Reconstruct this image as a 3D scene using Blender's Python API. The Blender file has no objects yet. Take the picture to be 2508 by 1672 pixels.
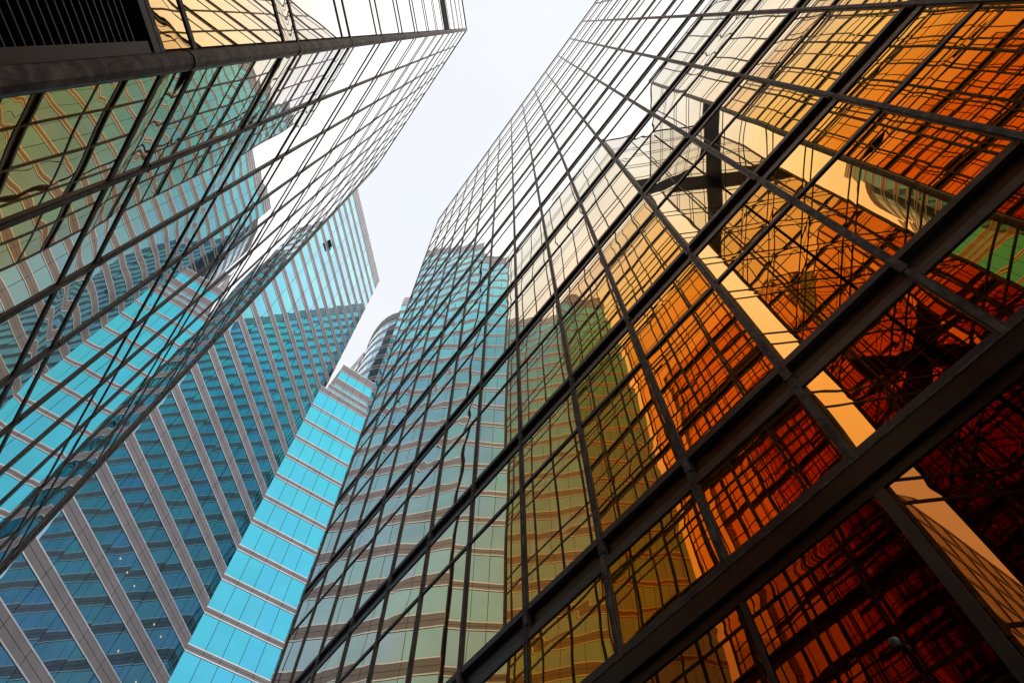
import bpy, math, random
from math import sin, cos, radians, pi, sqrt, hypot
random.seed(7)
SC = bpy.context.scene
COL = SC.collection
U = 3.7            # metres per plan unit (camera to the right-hand glass)
EYE = 1.6          # camera height above the pavement

# ------------------------------------------------------------------ camera
FPX, CX, CY = 1612.0, 1254.0, 836.0         # calibrated on the photograph (2508 px wide)
def _cross(a, b): return (a[1]*b[2]-a[2]*b[1], a[2]*b[0]-a[0]*b[2], a[0]*b[1]-a[1]*b[0])
def _norm(a):
    l = sqrt(sum(c*c for c in a)); return tuple(c/l for c in a)
_z = _norm((1245-CX, -(62-CY), -FPX))
_v = (-1580-CX, -(4210-CY), -FPX)
_k = sum(a*b for a, b in zip(_z, _v))
_y = _norm(tuple(v-_k*z for v, z in zip(_v, _z)))
_x = _cross(_y, _z)
from mathutils import Matrix
cam = bpy.data.cameras.new('camera')
cam.sensor_width = 36.0
cam.lens = FPX/2508*36
cam.clip_start = 0.05
cam.clip_end = 5000
camo = bpy.data.objects.new('camera', cam)
COL.objects.link(camo)
camo.matrix_world = Matrix((_x+(0,), _y+(0,), _z+(EYE,), (0, 0, 0, 1)))
SC.camera = camo
def project(p):     # plan units -> photo pixels
    c = [_x[i]*p[0]+_y[i]*p[1]+_z[i]*p[2] for i in range(3)]
    if c[2] > -0.05: return None
    return (CX-FPX*c[0]/c[2], CY+FPX*c[1]/c[2])

# ------------------------------------------------------------------ world, sun, exposure
SUN_EL, SUN_AZ = radians(62), radians(200)
w = bpy.data.worlds.new("World"); SC.world = w
w.use_nodes = True
nt = w.node_tree; nt.nodes.clear()
o = nt.nodes.new('ShaderNodeOutputWorld')
bg = nt.nodes.new('ShaderNodeBackground')
sky = nt.nodes.new('ShaderNodeTexSky'); sky.sky_type = 'NISHITA'; sky.sun_disc = False
sky.sun_elevation = SUN_EL; sky.sun_rotation = SUN_AZ
mix = nt.nodes.new('ShaderNodeMix'); mix.data_type = 'RGBA'
tc = nt.nodes.new('ShaderNodeTexCoord')
nz = nt.nodes.new('ShaderNodeTexNoise'); nz.inputs['Scale'].default_value = 2.2; nz.inputs['Detail'].default_value = 5
cr = nt.nodes.new('ShaderNodeValToRGB')          # the overcast deck, faintly uneven
cr.color_ramp.elements[0].position = 0.3; cr.color_ramp.elements[0].color = (8.5, 8.85, 9.3, 1)
cr.color_ramp.elements[1].position = 0.7; cr.color_ramp.elements[1].color = (9.0, 9.2, 9.5, 1)
nt.links.new(tc.outputs['Generated'], nz.inputs['Vector'])
nt.links.new(nz.outputs['Fac'], cr.inputs['Fac'])
mix.inputs['Factor'].default_value = 0.93
nt.links.new(sky.outputs['Color'], mix.inputs['A'])
nt.links.new(cr.outputs['Color'], mix.inputs['B'])
nt.links.new(mix.outputs['Result'], bg.inputs['Color'])
bg.inputs['Strength'].default_value = 0.1
nt.links.new(bg.outputs['Background'], o.inputs['Surface'])
sl = bpy.data.lights.new('sun', 'SUN'); sl.energy = 1.5; sl.angle = radians(150); sl.color = (1, 0.97, 0.92)
so = bpy.data.objects.new('sun', sl); COL.objects.link(so)
so.rotation_euler = (pi/2-SUN_EL, 0, pi-SUN_AZ)
SC.view_settings.view_transform = 'Standard'
SC.view_settings.look = 'None'
SC.view_settings.exposure = 0.15
SC.view_settings.gamma = 1.0
SC.cycles.max_bounces = 24
SC.cycles.glossy_bounces = 18
SC.cycles.diffuse_bounces = 3
SC.cycles.use_denoising = True

# ------------------------------------------------------------------ materials
def newmat(name):
    m = bpy.data.materials.new(name); m.use_nodes = True
    m.node_tree.nodes.clear()
    return m, m.node_tree.nodes, m.node_tree.links
def mirror(name, stops, rough=0.0, dirt=0.10, body=None):
    """coated glass: reflectance rises and whitens towards grazing incidence"""
    m, N, L = newmat(name)
    out = N.new('ShaderNodeOutputMaterial')
    lw = N.new('ShaderNodeLayerWeight'); lw.inputs['Blend'].default_value = 0.5
    r = N.new('ShaderNodeValToRGB')
    els = r.color_ramp.elements
    while len(els) < len(stops): els.new(0.5)
    for e, (p, c) in zip(els, stops): e.position = p; e.color = tuple(c)+(1,)
    L.new(lw.outputs['Facing'], r.inputs['Fac'])
    g = N.new('ShaderNodeBsdfGlossy'); g.inputs['Roughness'].default_value = rough
    tcn = N.new('ShaderNodeTexCoord')
    n = N.new('ShaderNodeTexNoise'); n.inputs['Scale'].default_value = 0.35; n.inputs['Detail'].default_value = 6
    mr = N.new('ShaderNodeMapRange'); mr.inputs['From Min'].default_value = 0.3; mr.inputs['From Max'].default_value = 0.7
    mr.inputs['To Min'].default_value = 1-dirt; mr.inputs['To Max'].default_value = 1.0
    L.new(tcn.outputs['Object'], n.inputs['Vector']); L.new(n.outputs['Fac'], mr.inputs['Value'])
    mu = N.new('ShaderNodeMix'); mu.data_type = 'RGBA'; mu.blend_type = 'MULTIPLY'; mu.inputs['Factor'].default_value = 1
    L.new(r.outputs['Color'], mu.inputs['A']); L.new(mr.outputs['Result'], mu.inputs['B'])
    L.new(mu.outputs['Result'], g.inputs['Color'])
    if body:
        d = N.new('ShaderNodeBsdfDiffuse'); d.inputs['Color'].default_value = tuple(body)+(1,)
        ad = N.new('ShaderNodeAddShader'); L.new(g.outputs[0], ad.inputs[0]); L.new(d.outputs[0], ad.inputs[1])
        L.new(ad.outputs[0], out.inputs['Surface'])
    else:
        L.new(g.outputs[0], out.inputs['Surface'])
    return m
def solid(name, base, rough=0.5, metal=0.0, var=0.2, scale=6.0, streak=False, bump=0.0, detail=8, soil=.22, lo=.3, hi=.72):
    m, N, L = newmat(name)
    out = N.new('ShaderNodeOutputMaterial')
    p = N.new('ShaderNodeBsdfPrincipled')
    p.inputs['Roughness'].default_value = rough; p.inputs['Metallic'].default_value = metal
    t = N.new('ShaderNodeTexCoord'); mp = N.new('ShaderNodeMapping')
    mp.inputs['Scale'].default_value = (scale, scale, scale*(0.15 if streak else 1))
    n = N.new('ShaderNodeTexNoise'); n.inputs['Scale'].default_value = 1; n.inputs['Detail'].default_value = detail
    n.inputs['Roughness'].default_value = 0.65
    L.new(t.outputs['Object'], mp.inputs['Vector']); L.new(mp.outputs['Vector'], n.inputs['Vector'])
    r = N.new('ShaderNodeValToRGB')
    r.color_ramp.elements[0].position = lo; r.color_ramp.elements[1].position = hi
    r.color_ramp.elements[0].color = tuple(c*(1-var) for c in base)+(1,)
    r.color_ramp.elements[1].color = tuple(min(1, c*(1+var)) for c in base)+(1,)
    n2 = N.new('ShaderNodeTexNoise'); n2.inputs['Scale'].default_value = .45; n2.inputs['Detail'].default_value = 4
    mp2 = N.new('ShaderNodeMapping'); mp2.inputs['Scale'].default_value = (1, 1, .12)
    L.new(t.outputs['Object'], mp2.inputs['Vector']); L.new(mp2.outputs['Vector'], n2.inputs['Vector'])
    m2 = N.new('ShaderNodeMapRange'); m2.inputs['From Min'].default_value = .3; m2.inputs['From Max'].default_value = .7
    m2.inputs['To Min'].default_value = 1-soil; m2.inputs['To Max'].default_value = 1.0
    x2 = N.new('ShaderNodeMix'); x2.data_type = 'RGBA'; x2.blend_type = 'MULTIPLY'; x2.inputs['Factor'].default_value = 1
    L.new(n2.outputs['Fac'], m2.inputs['Value']); L.new(n.outputs['Fac'], r.inputs['Fac'])
    L.new(r.outputs['Color'], x2.inputs['A']); L.new(m2.outputs['Result'], x2.inputs['B']); L.new(x2.outputs['Result'], p.inputs['Base Color'])
    if bump:
        b = N.new('ShaderNodeBump'); b.inputs['Strength'].default_value = bump; b.inputs['Distance'].default_value = 0.01
        L.new(n.outputs['Fac'], b.inputs['Height']); L.new(b.outputs['Normal'], p.inputs['Normal'])
    L.new(p.outputs[0], out.inputs['Surface'])
    return m

GOLD_STOPS = [(0.0, (.68, .38, .14)), (.29, (.80, .49, .21)), (.50, (.89, .58, .28)), (.57, (.90, .63, .31)),
              (.64, (.90, .71, .42)), (.70, (.88, .76, .60)), (.76, (.84, .79, .69)), (.83, (.83, .82, .80)), (1.0, (.98, .98, .98))]
def variants(name, stops, n, amp, **kw):      # panes of slightly different batches
    out = []
    for q in range(n):
        f = [1-amp*random.random() for _ in range(3)]; g_ = 1-amp*.7*random.random()
        out.append(mirror(name, [(p, tuple(min(1, c[i]*f[i]*g_) for i in range(3))) for p, c in stops], **kw))
    return out
M_GOLD = variants('gold_glass', GOLD_STOPS, 4, .03)
M_GOLD_OLD = variants('aged_gold_glass', [(p, (c[0]*.98, c[1]*.84, c[2]*.48)) for p, c in GOLD_STOPS], 3, .06)
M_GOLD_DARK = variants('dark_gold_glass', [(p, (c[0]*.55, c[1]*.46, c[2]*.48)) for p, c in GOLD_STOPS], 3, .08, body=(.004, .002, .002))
M_TEAL = variants('teal_glass', [(0.0, (.20, .32, .38)), (.31, (.235, .36, .44)), (.47, (.18, .35, .44)), (.55, (.15, .38, .47)), (.62, (.20, .58, .67)), (.72, (.44, .70, .77)), (.85, (.6, .72, .75)), (1.0, (1, 1, 1))], 4, .10, dirt=.14)
M_CYAN = variants('cyan_glass', [(0.0, (.07, .34, .48)), (.31, (.075, .43, .57)), (.47, (.08, .50, .60)), (.60, (.12, .54, .62)), (.72, (.30, .58, .64)), (.85, (.6, .7, .73)), (1.0, (1, 1, 1))], 4, .07, dirt=.10)
M_NAVY = variants('grey_blue_glass', [(0.0, (.05, .11, .15)), (.47, (.08, .17, .22)), (.65, (.2, .36, .43)), (.8, (.48, .62, .68)), (1.0, (.85, .9, .93))], 3, .1)
M_BRONZE = solid('bronze_aluminium', (.15, .13, .122), rough=.42, metal=.25, var=.35, scale=3.0, streak=True, bump=.05)
M_BRONZE_W = solid('weathered_bronze', (.26, .225, .205), rough=.55, metal=.15, var=.55, scale=7.0, streak=False, bump=.15, lo=.42, hi=.66, detail=12)
M_PANEL = solid('dark_spandrel_panel', (.055, .043, .041), rough=.35, metal=.2, var=.3, scale=1.5)
M_LOUVER = solid('black_louver', (.05, .045, .044), rough=.5, var=.25, scale=4)
M_BLACK = solid('black_void', (.006, .005, .005), rough=.9, var=.1)
M_GRANITE = solid('pink_grey_granite', (.345, .292, .297), rough=.55, var=.18, scale=26.0, bump=.02)
M_TRIM = solid('pale_metal_trim', (.86, .84, .86), rough=.3, metal=.3, var=.08, scale=2)
M_JOINT = solid('dark_joint', (.05, .05, .055), rough=.7, var=.1)
M_ROOF = solid('roof_concrete', (.22, .21, .2), rough=.9, var=.2)
M_GROUND = solid('granite_paving', (.17, .16, .15), rough=.7, var=.25, scale=1.4, bump=.1)
M_CAMERA = solid('grey_plastic', (.30, .36, .38), rough=.35, var=.05)

# ------------------------------------------------------------------ mesh helpers
class MB:
    def __init__(s): s.v = []; s.f = []; s.m = []; s.sm = []
    def quad(s, a, b, c, d, mi=0, smooth=False):
        i = len(s.v); s.v += [a, b, c, d]; s.f.append((i, i+1, i+2, i+3)); s.m.append(mi); s.sm.append(smooth)
    def poly(s, pts, mi=0):
        i = len(s.v); s.v += pts; s.f.append(tuple(range(i, i+len(pts)))); s.m.append(mi); s.sm.append(False)
    def build(s, name, mats, parent=None):
        me = bpy.data.meshes.new(name)
        me.from_pydata([(x*U, y*U, z*U+EYE) for x, y, z in s.v], [], s.f)
        if not isinstance(mats, (list, tuple)): mats = [mats]
        for m in mats: me.materials.append(m)
        me.polygons.foreach_set('material_index', s.m)
        me.polygons.foreach_set('use_smooth', s.sm)
        me.update()
        ob = bpy.data.objects.new(name, me); COL.objects.link(ob)
        if parent: ob.parent = parent
        return ob

class Face:
    """a vertical facade plane from plan point A to B; outward normal on side 'n'"""
    def __init__(s, A, B, side):
        s.A = A; L = hypot(B[0]-A[0], B[1]-A[1]); s.L = L
        s.u = ((B[0]-A[0])/L, (B[1]-A[1])/L)
        s.n = (s.u[1]*side, -s.u[0]*side); s.side = side
    def p(s, t, z, d=0.0):
        return (s.A[0]+s.u[0]*t+s.n[0]*d, s.A[1]+s.u[1]*t+s.n[1]*d, z)
    def box(s, mb, t0, t1, z0, z1, d0, d1, mi=0):
        P = [s.p(t, z, d) for d in (d0, d1) for z in (z0, z1) for t in (t0, t1)]
        Q = lambda a, b, c, e: mb.quad(P[a], P[b], P[c], P[e], mi) if s.side > 0 else mb.quad(P[e], P[c], P[b], P[a], mi)
        Q(4, 5, 7, 6); Q(1, 0, 2, 3); Q(0, 4, 6, 2); Q(5, 1, 3, 7); Q(6, 7, 3, 2); Q(0, 1, 5, 4)
    def pane(s, mb, t0, t1, z0, z1, d=0.0, mi=0, n=8, pill=.00022, tilt=.0013, rnd=random):
        """one slightly warped sheet of glass"""
        w2, h2 = (t1-t0)/2, (z1-z0)/2
        A = rnd.gauss(pill, pill*.7)
        a = rnd.gauss(0, tilt)*w2; b = rnd.gauss(0, tilt)*h2
        e = rnd.gauss(0, pill*.32); ph = rnd.uniform(0, 6.28); ph2 = rnd.uniform(0, 6.28)
        k = rnd.uniform(.8, 1.8)
        i0 = len(mb.v)
        for j in range(n+1):
            for i in range(n+1):
                x = -1+2*i/n; y = -1+2*j/n
                dd = A*(1-x**4)*(1-y**4)+a*x+b*y+e*(sin(k*pi*y+ph)+.7*sin(k*pi*x+ph2))
                mb.v.append(s.p(t0+w2*(1+x), z0+h2*(1+y), d+dd))
        for j in range(n):
            for i in range(n):
                q = i0+j*(n+1)+i
                f = (q, q+1, q+n+2, q+n+1)
                mb.f.append(f if s.side > 0 else f[::-1]); mb.m.append(mi); mb.sm.append(True)
    def area_px(s, t0, t1, z0, z1):
        pts = [project(s.p(t, z)) for t, z in ((t0, z0), (t1, z0), (t1, z1), (t0, z1))]
        if any(q is None for q in pts): return 0
        if all(q[0] < 0 for q in pts) or all(q[0] > 2508 for q in pts) or all(q[1] < 0 for q in pts) or all(q[1] > 1672 for q in pts): return 0
        pts = [(min(max(q[0], 0), 2508), min(max(q[1], 0), 1672)) for q in pts]
        return abs(sum(pts[i][0]*pts[(i+1) % 4][1]-pts[(i+1) % 4][0]*pts[i][1] for i in range(4)))/2

def thing(name, loc, label, cat, group=None):
    e = bpy.data.objects.new(name, None); COL.objects.link(e)
    e.location = (loc[0]*U, loc[1]*U, loc[2]*U+EYE)
    e['label'] = label; e['category'] = cat
    if group: e['group'] = group
    return e
def adopt(e):      # keep children in world space under an Empty that sits at the base
    bpy.context.view_layer.update()
    for c in COL.objects:
        if c.parent is e: c.matrix_parent_inverse = e.matrix_world.inverted()
def prism(mb, pts, z0, z1, mi=0):
    n = len(pts)
    ar = sum(pts[i][0]*pts[(i+1) % n][1]-pts[(i+1) % n][0]*pts[i][1] for i in range(n))
    if ar < 0: pts = pts[::-1]
    for i in range(n):
        a, b = pts[i], pts[(i+1) % n]
        mb.quad((a[0], a[1], z0), (b[0], b[1], z0), (b[0], b[1], z1), (a[0], a[1], z1), mi)
    mb.poly([(x, y, z1) for x, y in pts], mi); mb.poly([(x, y, z0) for x, y in pts[::-1]], mi)
def build_panes(panes, e, keep=100, n=8):
    """panes: (face, t0,t1,z0,z1, material). The largest in the picture are parts, the rest one part."""
    panes = sorted(panes, key=lambda q: -q[0].area_px(*q[1:5]))
    for q in panes[:keep]:
        mb = MB(); q[0].pane(mb, *q[1:5], n=n); mb.build('glass_pane', random.choice(q[5]), e)
    mats = []; mb = MB()
    for q in panes[keep:]:
        mm = random.choice(q[5])
        if mm not in mats: mats.append(mm)
        big = q[0].area_px(*q[1:5]) > 0
        q[0].pane(mb, *q[1:5], mi=mats.index(mm), n=n if big else 5)
    if mb.f:
        r = mb.build('glass_panes', mats, e); r['kind'] = 'stuff'

ZG = -EYE/U
# ------------------------------------------------------------------ ground
g = MB(); g.quad((-900, -900, ZG), (900, -900, ZG), (900, 900, ZG), (-900, 900, ZG))
go = g.build('ground', M_GROUND); go['kind'] = 'structure'

# ------------------------------------------------------------------ right-hand gold tower
e = thing('office_tower', (4, -.6, ZG), 'gold glass tower filling the right half, dark bronze grid, orange and red reflections', 'building')
YN, YS = 3.657, -5.2
FR = Face((1, YN), (1, YS), 1)
assert FR.n[0] < 0
MOD = .345; T0 = YN-3.657
mull = []
y = 3.657
ys = [YN-.012]+[1.583+.345*k for k in range(5, -20, -1)]      # mullion rows along the street
ys = [v for v in ys if v > YS]
ts = [YN-v for v in ys]+[FR.L-.012]
SP = [1.39+.963*k for k in range(12)]; ZTOP = 12.95; ZB = 1.055
panes = []
for a, b in zip(ts[:-1], ts[1:]):
    a2, b2 = a+.010, b-.010
    for k in range(12):
        zt = SP[k]-.335
        m = M_GOLD_OLD if k == 0 else M_GOLD
        panes.append((FR, a2, b2, zt+.010, SP[k]-.052, m))
        ztn = SP[k+1]-.335 if k < 11 else 12.60
        panes.append((FR, a2, b2, SP[k]+.052, ztn-.010, M_GOLD))
    panes.append((FR, a2, b2, 12.61, 12.92, M_GOLD))
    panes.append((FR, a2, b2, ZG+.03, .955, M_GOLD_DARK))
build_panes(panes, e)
for t in ts:
    mb = MB()
    FR.box(mb, t-.011, t+.011, ZB-.02, ZTOP, -.03, .005)
    FR.box(mb, t-.0065, t+.0065, ZB-.02, ZTOP, .0052, .0085, 2)
    for k in range(12): FR.box(mb, t-.0118, t+.0118, SP[k]-.015, SP[k]-.011, .0, .0088, 1)
    mb.build('mullion', [M_BRONZE, M_BLACK, M_BRONZE_W], e)
    hw = .011 if abs(t-(YN-.203)) < .05 or abs(t-(YN+.49)) < .1 else .006
    mb = MB(); FR.box(mb, t-hw, t+hw, ZG, .958, -.05, .004); mb.build('jamb', M_BRONZE, e)
for k in range(12):
    mb = MB()
    FR.box(mb, 0, FR.L, SP[k]-.040, SP[k]+.040, -.05, -.012, 0)      # recessed panel
    FR.box(mb, 0, FR.L, SP[k]+.038, SP[k]+.062, -.05, .004, 1)       # upper rail
    FR.box(mb, 0, FR.L, SP[k]-.064, SP[k]-.036, -.05, .0045, 1)       # lower rail
    FR.box(mb, 0, FR.L, SP[k]-.0345, SP[k]-.030, -.03, .001, 2)
    mb.build('spandrel', [M_PANEL, M_BRONZE, M_BRONZE_W], e)
    if k: 
        mb = MB(); FR.box(mb, 0, FR.L, SP[k]-.335-.008, SP[k]-.335+.008, -.03, .005); mb.build('transom', M_BRONZE, e)
mb = MB(); FR.box(mb, 0, FR.L, 12.59, 12.612, -.03, .004); mb.build('transom', M_BRONZE, e)
mb = MB(); FR.box(mb, -.01, FR.L, ZTOP-.03, ZTOP+.02, -.08, .010); mb.build('parapet', M_BRONZE, e)
mb = MB()        # heavy fascia above the street-level glazing
FR.box(mb, -.01, FR.L, 1.040, 1.072, -.05, .006, 0)
FR.box(mb, -.01, FR.L, .990, 1.040, -.05, .012, 1)
FR.box(mb, -.01, FR.L, 1.0402, 1.045, .006, .0135, 2)
FR.box(mb, -.01, FR.L, .960, .990, -.05, .002, 1)
mb.build('fascia', [M_BRONZE, M_PANEL, M_BRONZE_W], e)
mb = MB(); prism(mb, [(1.06, YN-.03), (7, YN-.03), (7, YS+.03), (1.06, YS+.03)], ZG, ZTOP-.02); mb.build('wall', M_PANEL, e)
adopt(e)

# ------------------------------------------------------------------ left-hand gold tower
e = thing('office_tower', (-3, 0, ZG), 'gold glass tower at upper left with a bronze corner column and black louvers', 'building')
D = .525
NL = (-D, 3.365); C1 = (-D, .49); Q = (-1.173, -.158); C2 = (-D, -.806); SL = (-D, -4.6)
ZK = [1.57+.82*k for k in range(-2, 13)]; ZT = 12.45; HP = .078
FA = Face(NL, C1, -1); FB = Face(C1, Q, -1); FC = Face(Q, C2, -1); FD = Face(C2, SL, -1)
for f in (FA, FD): assert f.n[0] > 0
assert FB.n[0] > 0 and FB.n[1] < 0 and FC.n[0] > 0 and FC.n[1] > 0, (FB.n, FC.n)
panes = []
def bays(F, marks):
    for a, b in zip(marks[:-1], marks[1:]):
        a2, b2 = a+.008, b-.008
        for i in range(len(ZK)):
            z0, z1 = ZK[i]-HP, ZK[i]+HP
            if z1 > ZG and not (F in (FB, FC) and ZK[i] < 1.5):
                panes.append((F, a2, b2, max(z0, ZG)+.006, z1-.006, M_GOLD))
            lo = z1; hi = ZK[i+1]-HP if i+1 < len(ZK) else ZT-.02
            if F in (FB, FC) and (hi < 1.52 or abs(ZK[i]-8.13) < .05): continue
            panes.append((F, a2, b2, max(lo, ZG)+.006, hi-.006, M_GOLD))
mA = [0.012]+[FA.L-.309*k for k in range(9, 0, -1)]+[FA.L-.02]
mB = [.02, FB.L/2, FB.L-.01]; mC = [.01, FC.L/2, FC.L-.02]
mD = [.02]+[.309*k for k in range(1, 13) if .309*k < FD.L-.1]+[FD.L-.01]
for F, mk in ((FA, mA), (FB, mB), (FC, mC), (FD, mD)): bays(F, mk)
build_panes(panes, e)
for F, mk in ((FA, mA), (FB, mB), (FC, mC), (FD, mD)):
    for t in (mk[:-1] if F is FA else mk[1:] if F is FD else mk[1:2]):
        mb = MB()
        F.box(mb, t-.010, t+.010, ZG, ZT, -.03, .004)
        F.box(mb, t-.007, t+.007, ZG, ZT, .0042, .0065, 2)
        for z in ZK: F.box(mb, t-.0108, t+.0108, z+.10, z+.104, 0, .0068, 1)
        mb.build('mullion', [M_BRONZE, M_BLACK, M_BRONZE_W], e)
    for i, z in enumerate(ZK):
        for s_ in (-1, 1):
            zz = z+s_*HP
            if zz < ZG+.05: continue
            if F in (FB, FC) and zz < 1.45: continue
            mb = MB(); F.box(mb, .0, F.L, zz-.010, zz+.010, -.03, .0020, 0)
            F.box(mb, .0, F.L, zz-.0075, zz+.0098, .0021, .0032, 1)
            mb.build('transom', [M_BRONZE, M_BRONZE_W], e)
    mb = MB(); F.box(mb, -.01, F.L+.01, ZT-.02, ZT+.03, -.08, .010); mb.build('parapet', M_BRONZE, e)
for F in (FB, FC):       # louvred plant floor and street-level louvres
    mb = MB(); F.box(mb, .0, F.L, 8.13+HP+.013, 8.95-HP-.013, -.05, -.02, 0)
    z = 8.13+HP+.03
    while z < 8.95-HP-.02:
        F.box(mb, .0, F.L, z, z+.008, -.02, .004, 1); z += .036
    mb.build('louver', [M_BLACK, M_LOUVER], e)
    mb = MB(); F.box(mb, .03, F.L, ZG, 1.57-HP-.013, -.06, -.035, 0)
    z = ZG
    while z < 1.40:
        mb.quad(F.p(.045, z, .0), F.p(F.L-.02, z, .0), F.p(F.L-.02, z+.016, -.034), F.p(.045, z+.016, -.034), 1)
        F.box(mb, .045, F.L-.02, z-.0022, z+.0012, -.004, .004, 1)
        z += .0225
    F.box(mb, .0, F.L, 1.455, 1.479, -.035, .004, 1)
    F.box(mb, .022, .045, ZG, 1.44, -.035, .004, 1)
    mb.build('louver', [M_BLACK, M_LOUVER], e)
def column(c, r, z0, z1, n=10):      # rounded bronze cover on an outer corner
    mb = MB()
    pts = [(c[0]+r*cos(2*pi*i/n+.2), c[1]+r*sin(2*pi*i/n+.2)) for i in range(n)]
    prism(mb, pts, z0, z1)
    z = z0+1.2
    while z < z1:
        prism(mb, [(c[0]+(r+.0012)*cos(2*pi*i/n+.2), c[1]+(r+.0012)*sin(2*pi*i/n+.2)) for i in range(n)], z, z+.005, 1); z += .82
    return mb.build('corner_column', [M_BRONZE_W, M_BLACK], e)
column((-D-.004, .49), .022, ZG, ZT+.02); column((-D-.004, -.806), .022, ZG, ZT+.02); column(NL, .016, ZG, ZT+.02, 8)
mb = MB()
prism(mb, [(-D-.06, 3.33), (-D-.06, .47), (-1.26, -.158), (-D-.06, -.79), (-D-.06, -4.55), (-6, -4.55), (-6, 3.33)], ZG, ZT-.03)
mb.build('wall', M_PANEL, e)
adopt(e)

# ------------------------------------------------------------------ teal and granite towers
def strips(e, F, t0, t1, levels, pw, mg, trim=.03, first=0, npane=3, tilt=.0022):
    """levels: list of (z0,z1,kind) kind 'b' granite band / 'g' glass strip"""
    for z0, z1, kd in levels:
        if kd == 'g':
            mb = MB(); n = max(1, round((t1-t0)/pw)); wd = (t1-t0)/n
            for i in range(n):
                F.pane(mb, t0+i*wd+.006, t0+(i+1)*wd-.006, z0, z1, d=0, n=npane, pill=.0012, tilt=tilt, mi=random.randrange(len(mg)))
            F.box(mb, t0, t1, z0, z1, -.06, -.02, len(mg))
            mb.build('window_strip', mg+[M_JOINT], e)
        else:
            mb = MB(); F.box(mb, t0, t1, z0+trim, z1-trim, -.06, .006, 0)
            F.box(mb, t0, t1, z0, z0+trim, -.06, .012, 1)
            F.box(mb, t0, t1, z1-trim, z1, -.06, .010, 1)
            n = max(1, round((t1-t0)/pw)); wd = (t1-t0)/n
            for i in range(1, n): F.box(mb, t0+i*wd-.006, t0+i*wd+.006, z0+trim, z1-trim, .0, .0070, 2)
            zm = (z0+z1)/2
            F.box(mb, t0, t1, zm-.005, zm+.005, .0, .0074, 2)
            mb.build('granite_band', [M_GRANITE, M_TRIM, M_JOINT], e)
P1 = (1.75, 14.0); P2 = (3.78, 14.0)
r2 = 1/sqrt(2)
def floors(ztop, brown, base=15.11, pitch=1.02):
    L = []; k = -15
    while base+pitch*(k+1) < ztop:
        b = base+pitch*k
        L.append((max(b, ZG), b+brown, 'b')); L.append((b+brown, b+pitch, 'g')); k += 1
    return L, base+pitch*k
# -- long slab on the left
e = thing('office_tower', (-2, 13, ZG), 'tall teal glass tower with broad pink grey granite bands at lower left', 'building')
LS = 7.07
S1 = (P1[0]-LS*r2, P1[1]-LS*r2)
E1 = (P1[0]+.28*r2, P1[1]+.28*r2)
F1 = Face(E1, S1, -1); assert F1.n[0] > 0 and F1.n[1] < 0
lv, zt = floors(32.6, .36)
strips(e, F1, 0, F1.L, lv, .70, M_TEAL)
pl = [(zt, zt+.30, 'b'), (zt+.34, zt+.62, 'b'), (zt+.66, zt+.92, 'b'), (zt+.96, 33.65, 'b')]
strips(e, F1, 0, F1.L, pl, .70, M_TEAL, trim=.035)
F1b = Face((S1[0]-.10, S1[1]+.02), (S1[0]-.10-3.6*sin(radians(60)), S1[1]+.02-3.6*cos(radians(60))), -1)
lv2, zt2 = floors(30.9, .22)
strips(e, F1b, 0, F1b.L, lv2, .40, M_TEAL)
strips(e, F1b, 0, F1b.L, [(zt2, zt2+.3, 'b'), (zt2+.32, zt2+.6, 'b'), (zt2+.62, 31.6, 'b')], .40, M_TEAL)
mb = MB()
prism(mb, [(E1[0]-.03, E1[1]+.03), (S1[0]-.01, S1[1]+.06), (S1[0]-1.0, S1[1]+1.0), (E1[0]-1.9, E1[1]+1.9)], ZG, 33.6)
mb.build('wall', M_GRANITE, e)
mb = MB()
b0, b1 = F1b.p(0, 0, -.04), F1b.p(F1b.L, 0, -.04)
prism(mb, [b0[:2], b1[:2], (b1[0]-.6, b1[1]+1.6), (b0[0]-.6, b0[1]+1.6)], ZG, 31.55)
mb.build('wall', M_GRANITE, e)
# top-hung sash standing open near the roof
def slabpt(px, py):
    c = (px-CX, -(py-CY), -FPX)
    d = [_x[0]*c[0]+_x[1]*c[1]+_x[2]*c[2], _y[0]*c[0]+_y[1]*c[1]+_y[2]*c[2], _z[0]*c[0]+_z[1]*c[1]+_z[2]*c[2]]
    k = (P1[0]-P1[1])/(d[0]-d[1]); return [q*k for q in d]
mb = MB(); ow = slabpt(803, 607); tt = hypot(ow[0]-E1[0], ow[1]-E1[1])
zs = [l for l in lv if l[2] == 'g' and l[0] < ow[2]+.3 and l[1] > ow[2]-.3][-1]
a, b = tt-.17, tt+.17
mb.quad(F1.p(a, zs[1]-.02, .03), F1.p(b, zs[1]-.02, .03), F1.p(b, zs[0]+.06, .20), F1.p(a, zs[0]+.06, .20), 0)
F1.box(mb, a, b, zs[0]+.03, zs[0]+.06, .18, .205, 1)
F1.box(mb, a, b, zs[0]+.05, zs[0]+.25, .001, .004, 1)
mb.build('open_window', [M_CYAN[0], M_JOINT], e)
M_LAMP, N_, L_ = newmat('lit_lamp')
em = N_.new('ShaderNodeEmission'); em.inputs['Color'].default_value = (1, .88, .5, 1); em.inputs['Strength'].default_value = .6
L_.new(em.outputs[0], N_.new('ShaderNodeOutputMaterial').inputs['Surface'])
for px, py in ((294, 1367), (311, 1401), (328, 1434), (377, 1528), (393, 1558), (289, 1593), (332, 1669)):
    q = slabpt(px, py); t = hypot(q[0]-E1[0], q[1]-E1[1])
    mb = MB(); mb.poly([F1.p(t+.024*cos(.5236*i), q[2]+.024*sin(.5236*i), .008) for i in range(12)]); mb.build('ceiling_light', M_LAMP, e)
adopt(e)
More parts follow.
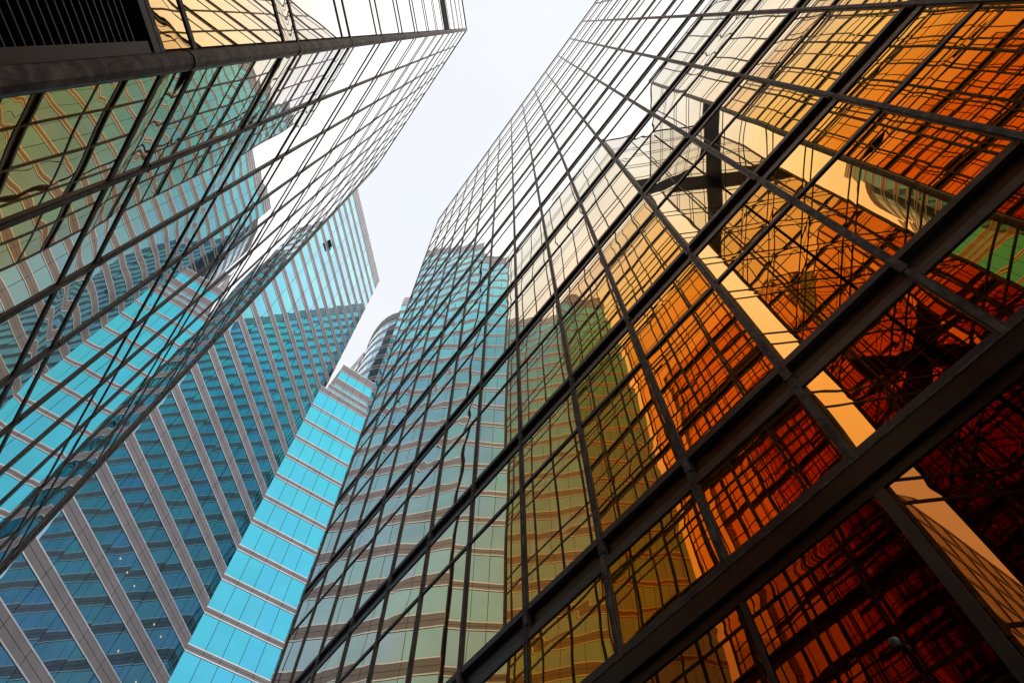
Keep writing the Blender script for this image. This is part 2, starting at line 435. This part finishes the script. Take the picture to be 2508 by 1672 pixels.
# -- link block
e = thing('office_block', (2.7, 15, ZG), 'lower bright cyan glazed block with thin granite bands beside the tall tower', 'building')
F2 = Face(P1, P2, 1); assert F2.n[1] < 0
lv = []
k = -15
while 15.11+1.02*(k+1) < 20.6:
    b = 15.11+1.02*k-.005
    lv.append((max(b, ZG), b+.20, 'b')); lv.append((b+.20, b+1.02, 'g')); k += 1
b = 15.11+1.02*k-.005
strips(e, F2, 0, F2.L, lv, .398, M_CYAN, npane=3, tilt=.0012)
strips(e, F2, 0, F2.L, [(b, b+.16, 'b'), (b+.16, 21.26, 'g'), (21.26, 21.65, 'b')], .398, M_CYAN, tilt=.0012)
Y2 = 14.06
F2b = Face((2.0, Y2), (3.80, Y2), 1)
strips(e, F2b, 0, F2b.L, [(21.66, 21.80, 'g'), (21.82, 22.16, 'b')], .398, M_CYAN, tilt=.001)
F2c = Face((2.17, Y2+.05), (3.72, Y2+.05), 1)
strips(e, F2c, 0, F2c.L, [(22.16, 22.34, 'g'), (22.36, 22.90, 'b'), (22.90, 23.45, 'g'), (23.45, 24.0, 'b')], .398, M_CYAN, tilt=.001)
mb = MB()
prism(mb, [(P1[0], 14.04), (P2[0], 14.04), (P2[0], 17), (P1[0], 17)], ZG, 21.6); mb.build('wall', M_GRANITE, e)
mb = MB(); prism(mb, [(2.18, 14.16), (3.7, 14.16), (3.7, 17), (2.18, 17)], 21.6, 23.95); mb.build('wall', M_GRANITE, e)
adopt(e)
# -- tower with the rounded end
e = thing('office_tower', (6, 13, ZG), 'teal tower with a rounded glass end rising behind the cyan block', 'building')
E2 = (P2[0]-.30*r2, P2[1]+.30*r2); S2 = (P2[0]+LS*r2, P2[1]-LS*r2)
F3 = Face(E2, S2, 1); assert F3.n[0] < 0 and F3.n[1] < 0
lv, zt = floors(32.6, .40)
strips(e, F3, 0, F3.L, lv, .70, M_TEAL)
strips(e, F3, 0, F3.L, [(zt, zt+.30, 'b'), (zt+.34, zt+.62, 'b'), (zt+.66, zt+.92, 'b'), (zt+.96, 33.65, 'b')], .70, M_TEAL, trim=.035)
rim = [(3.60, 14.12), (3.40, 14.40), (3.25, 14.72), (3.16, 15.10), (3.13, 15.50), (3.14, 15.90), (3.21, 16.30), (3.32, 16.70), (3.48, 17.10)]
lvr = [l for l in lv if l[1] < 31.2]
for z0, z1, kd in lvr:
    mb = MB()
    for a, b in zip(rim[:-1], rim[1:]):
        F = Face(b, a, 1)
        if F.n[0] > 0: F = Face(a, b, 1)
        bw = .16 if kd == 'b' else 0
        if kd == 'b': F.box(mb, 0, F.L, z0+.02, z0+.13, -.05, .01, 0); F.box(mb, 0, F.L, z0+.26, z0+.37, -.05, .01, 0); F.pane(mb, .01, F.L-.01, z0+.14, z0+.25, n=2, pill=.0004, tilt=.001, mi=1)
        else: F.pane(mb, .012, F.L-.012, z0, z1, n=3, pill=.0008, tilt=.004, mi=random.choice((1, 3, 4)))
        F.box(mb, 0, F.L, z0, z1, -.08, -.03, 2)
    mb.build('granite_band' if kd == 'b' else 'window_strip', [M_GRANITE, M_NAVY[0], M_JOINT, M_NAVY[1], M_NAVY[2]], e)
mb = MB()
for a, b in zip(rim[:-1], rim[1:]):
    F = Face(b, a, 1)
    if F.n[0] > 0: F = Face(a, b, 1)
    zz = lvr[-1][1]
    for q in range(3):
        F.box(mb, 0, F.L, zz+.02+q*.24, zz+.18+q*.24, -.05, .03, 0)
        F.box(mb, 0, F.L, zz+.18+q*.24, zz+.26+q*.24, -.05, .0, 1)
mb.build('parapet', [M_GRANITE, M_JOINT], e)
mb = MB()
prism(mb, [(x+.05, y) for x, y in rim]+[(6, 17.1), (6, 14.3), (3.72, 14.12)], ZG, lvr[-1][1]+.4); mb.build('wall', M_GRANITE, e)
mb = MB()
prism(mb, [(E2[0]+.03, E2[1]+.03), (S2[0]+.03, S2[1]+.04), (S2[0]+1.2, S2[1]+1.2), (E2[0]+1.9, E2[1]+1.9)], ZG, 33.6)
mb.build('wall', M_GRANITE, e)
mb = MB(); prism(mb, [(3.58, 18.4), (3.50, 20), (6, 20), (6, 18.4)], ZG, 33.0); mb.build('wall', M_GRANITE, e)
Fz = Face((3.46, 20), (3.56, 18.4), 1)
if Fz.n[0] > 0: Fz = Face((3.56, 18.4), (3.46, 20), 1)
strips(e, Fz, 0, Fz.L, [l for l in lv if l[1] < 32.6], .5, M_TEAL)
strips(e, Fz, 0, Fz.L, [(zt, zt+.30, 'b'), (zt+.34, zt+.62, 'b'), (zt+.66, 33.65, 'b')], .5, M_TEAL)
adopt(e)

# ------------------------------------------------------------------ next gold block down the street, seen in reflection
e = thing('office_block', (4, -18, ZG), 'tan gold gridded block visible only as a slanting reflection at lower right', 'building')
F5 = Face((1.62, -8.6), (1.62, -32), 1)
if F5.n[0] > 0: F5 = Face((1.62, -32), (1.62, -8.6), 1)
M_TAN = solid('tan_glass_reflection', (.60, .40, .18), rough=.35, metal=.3, var=.12, scale=.6)  # solid tan stands in for gold glass mirroring the pale sky
for k in range(14):
    mb = MB(); F5.box(mb, 0, F5.L, -.4+k*.963, .46+k*.963-.02, -.1, 0, 0); F5.box(mb, 0, F5.L, .44+k*.963, .563+k*.963, -.1, .02, 1); mb.build('window_strip', [M_TAN, M_BRONZE], e)
for k in range(24):
    mb = MB(); F5.box(mb, k*1.0-.03 if k else 0, k*1.0+.03, ZG, 12.95, -.05, .03); mb.build('mullion', M_BRONZE, e)
mb = MB(); prism(mb, [(1.7, -8.7), (1.7, -31.9), (7, -31.9), (7, -8.7)], ZG, 12.9); mb.build('wall', M_TAN, e)
adopt(e)

# ------------------------------------------------------------------ dome camera on the street-level glazing
e = thing('security_camera', (.985, .23, .70), 'small grey dome camera on the dark street level glazing at bottom right', 'camera')
import bmesh
def onright(px, py, x):
    c = (px-CX, -(py-CY), -FPX)
    d = [_x[0]*c[0]+_x[1]*c[1]+_x[2]*c[2], _y[0]*c[0]+_y[1]*c[1]+_y[2]*c[2], _z[0]*c[0]+_z[1]*c[1]+_z[2]*c[2]]
    return [q*x/d[0] for q in d]
cp = onright(2189, 1568, .985)
e.location = (cp[0]*U, cp[1]*U, cp[2]*U+EYE)
bm = bmesh.new(); bmesh.ops.create_uvsphere(bm, u_segments=20, v_segments=12, radius=.030)
for v in bm.verts:
    if v.co.z > 0: v.co.z *= .35
me = bpy.data.meshes.new('dome'); bm.to_mesh(me); bm.free(); me.materials.append(M_CAMERA)
for p in me.polygons: p.use_smooth = True
ob = bpy.data.objects.new('dome', me); COL.objects.link(ob); ob.parent = e
bm = bmesh.new(); bmesh.ops.create_cone(bm, cap_ends=True, segments=20, radius1=.016, radius2=.016, depth=.06)
bmesh.ops.rotate(bm, verts=bm.verts, matrix=Matrix.Rotation(pi/2, 3, 'Y')); bmesh.ops.translate(bm, verts=bm.verts, vec=(.03, 0, .004))
me = bpy.data.meshes.new('bracket'); bm.to_mesh(me); bm.free(); me.materials.append(M_BRONZE)
ob = bpy.data.objects.new('bracket', me); COL.objects.link(ob); ob.parent = e
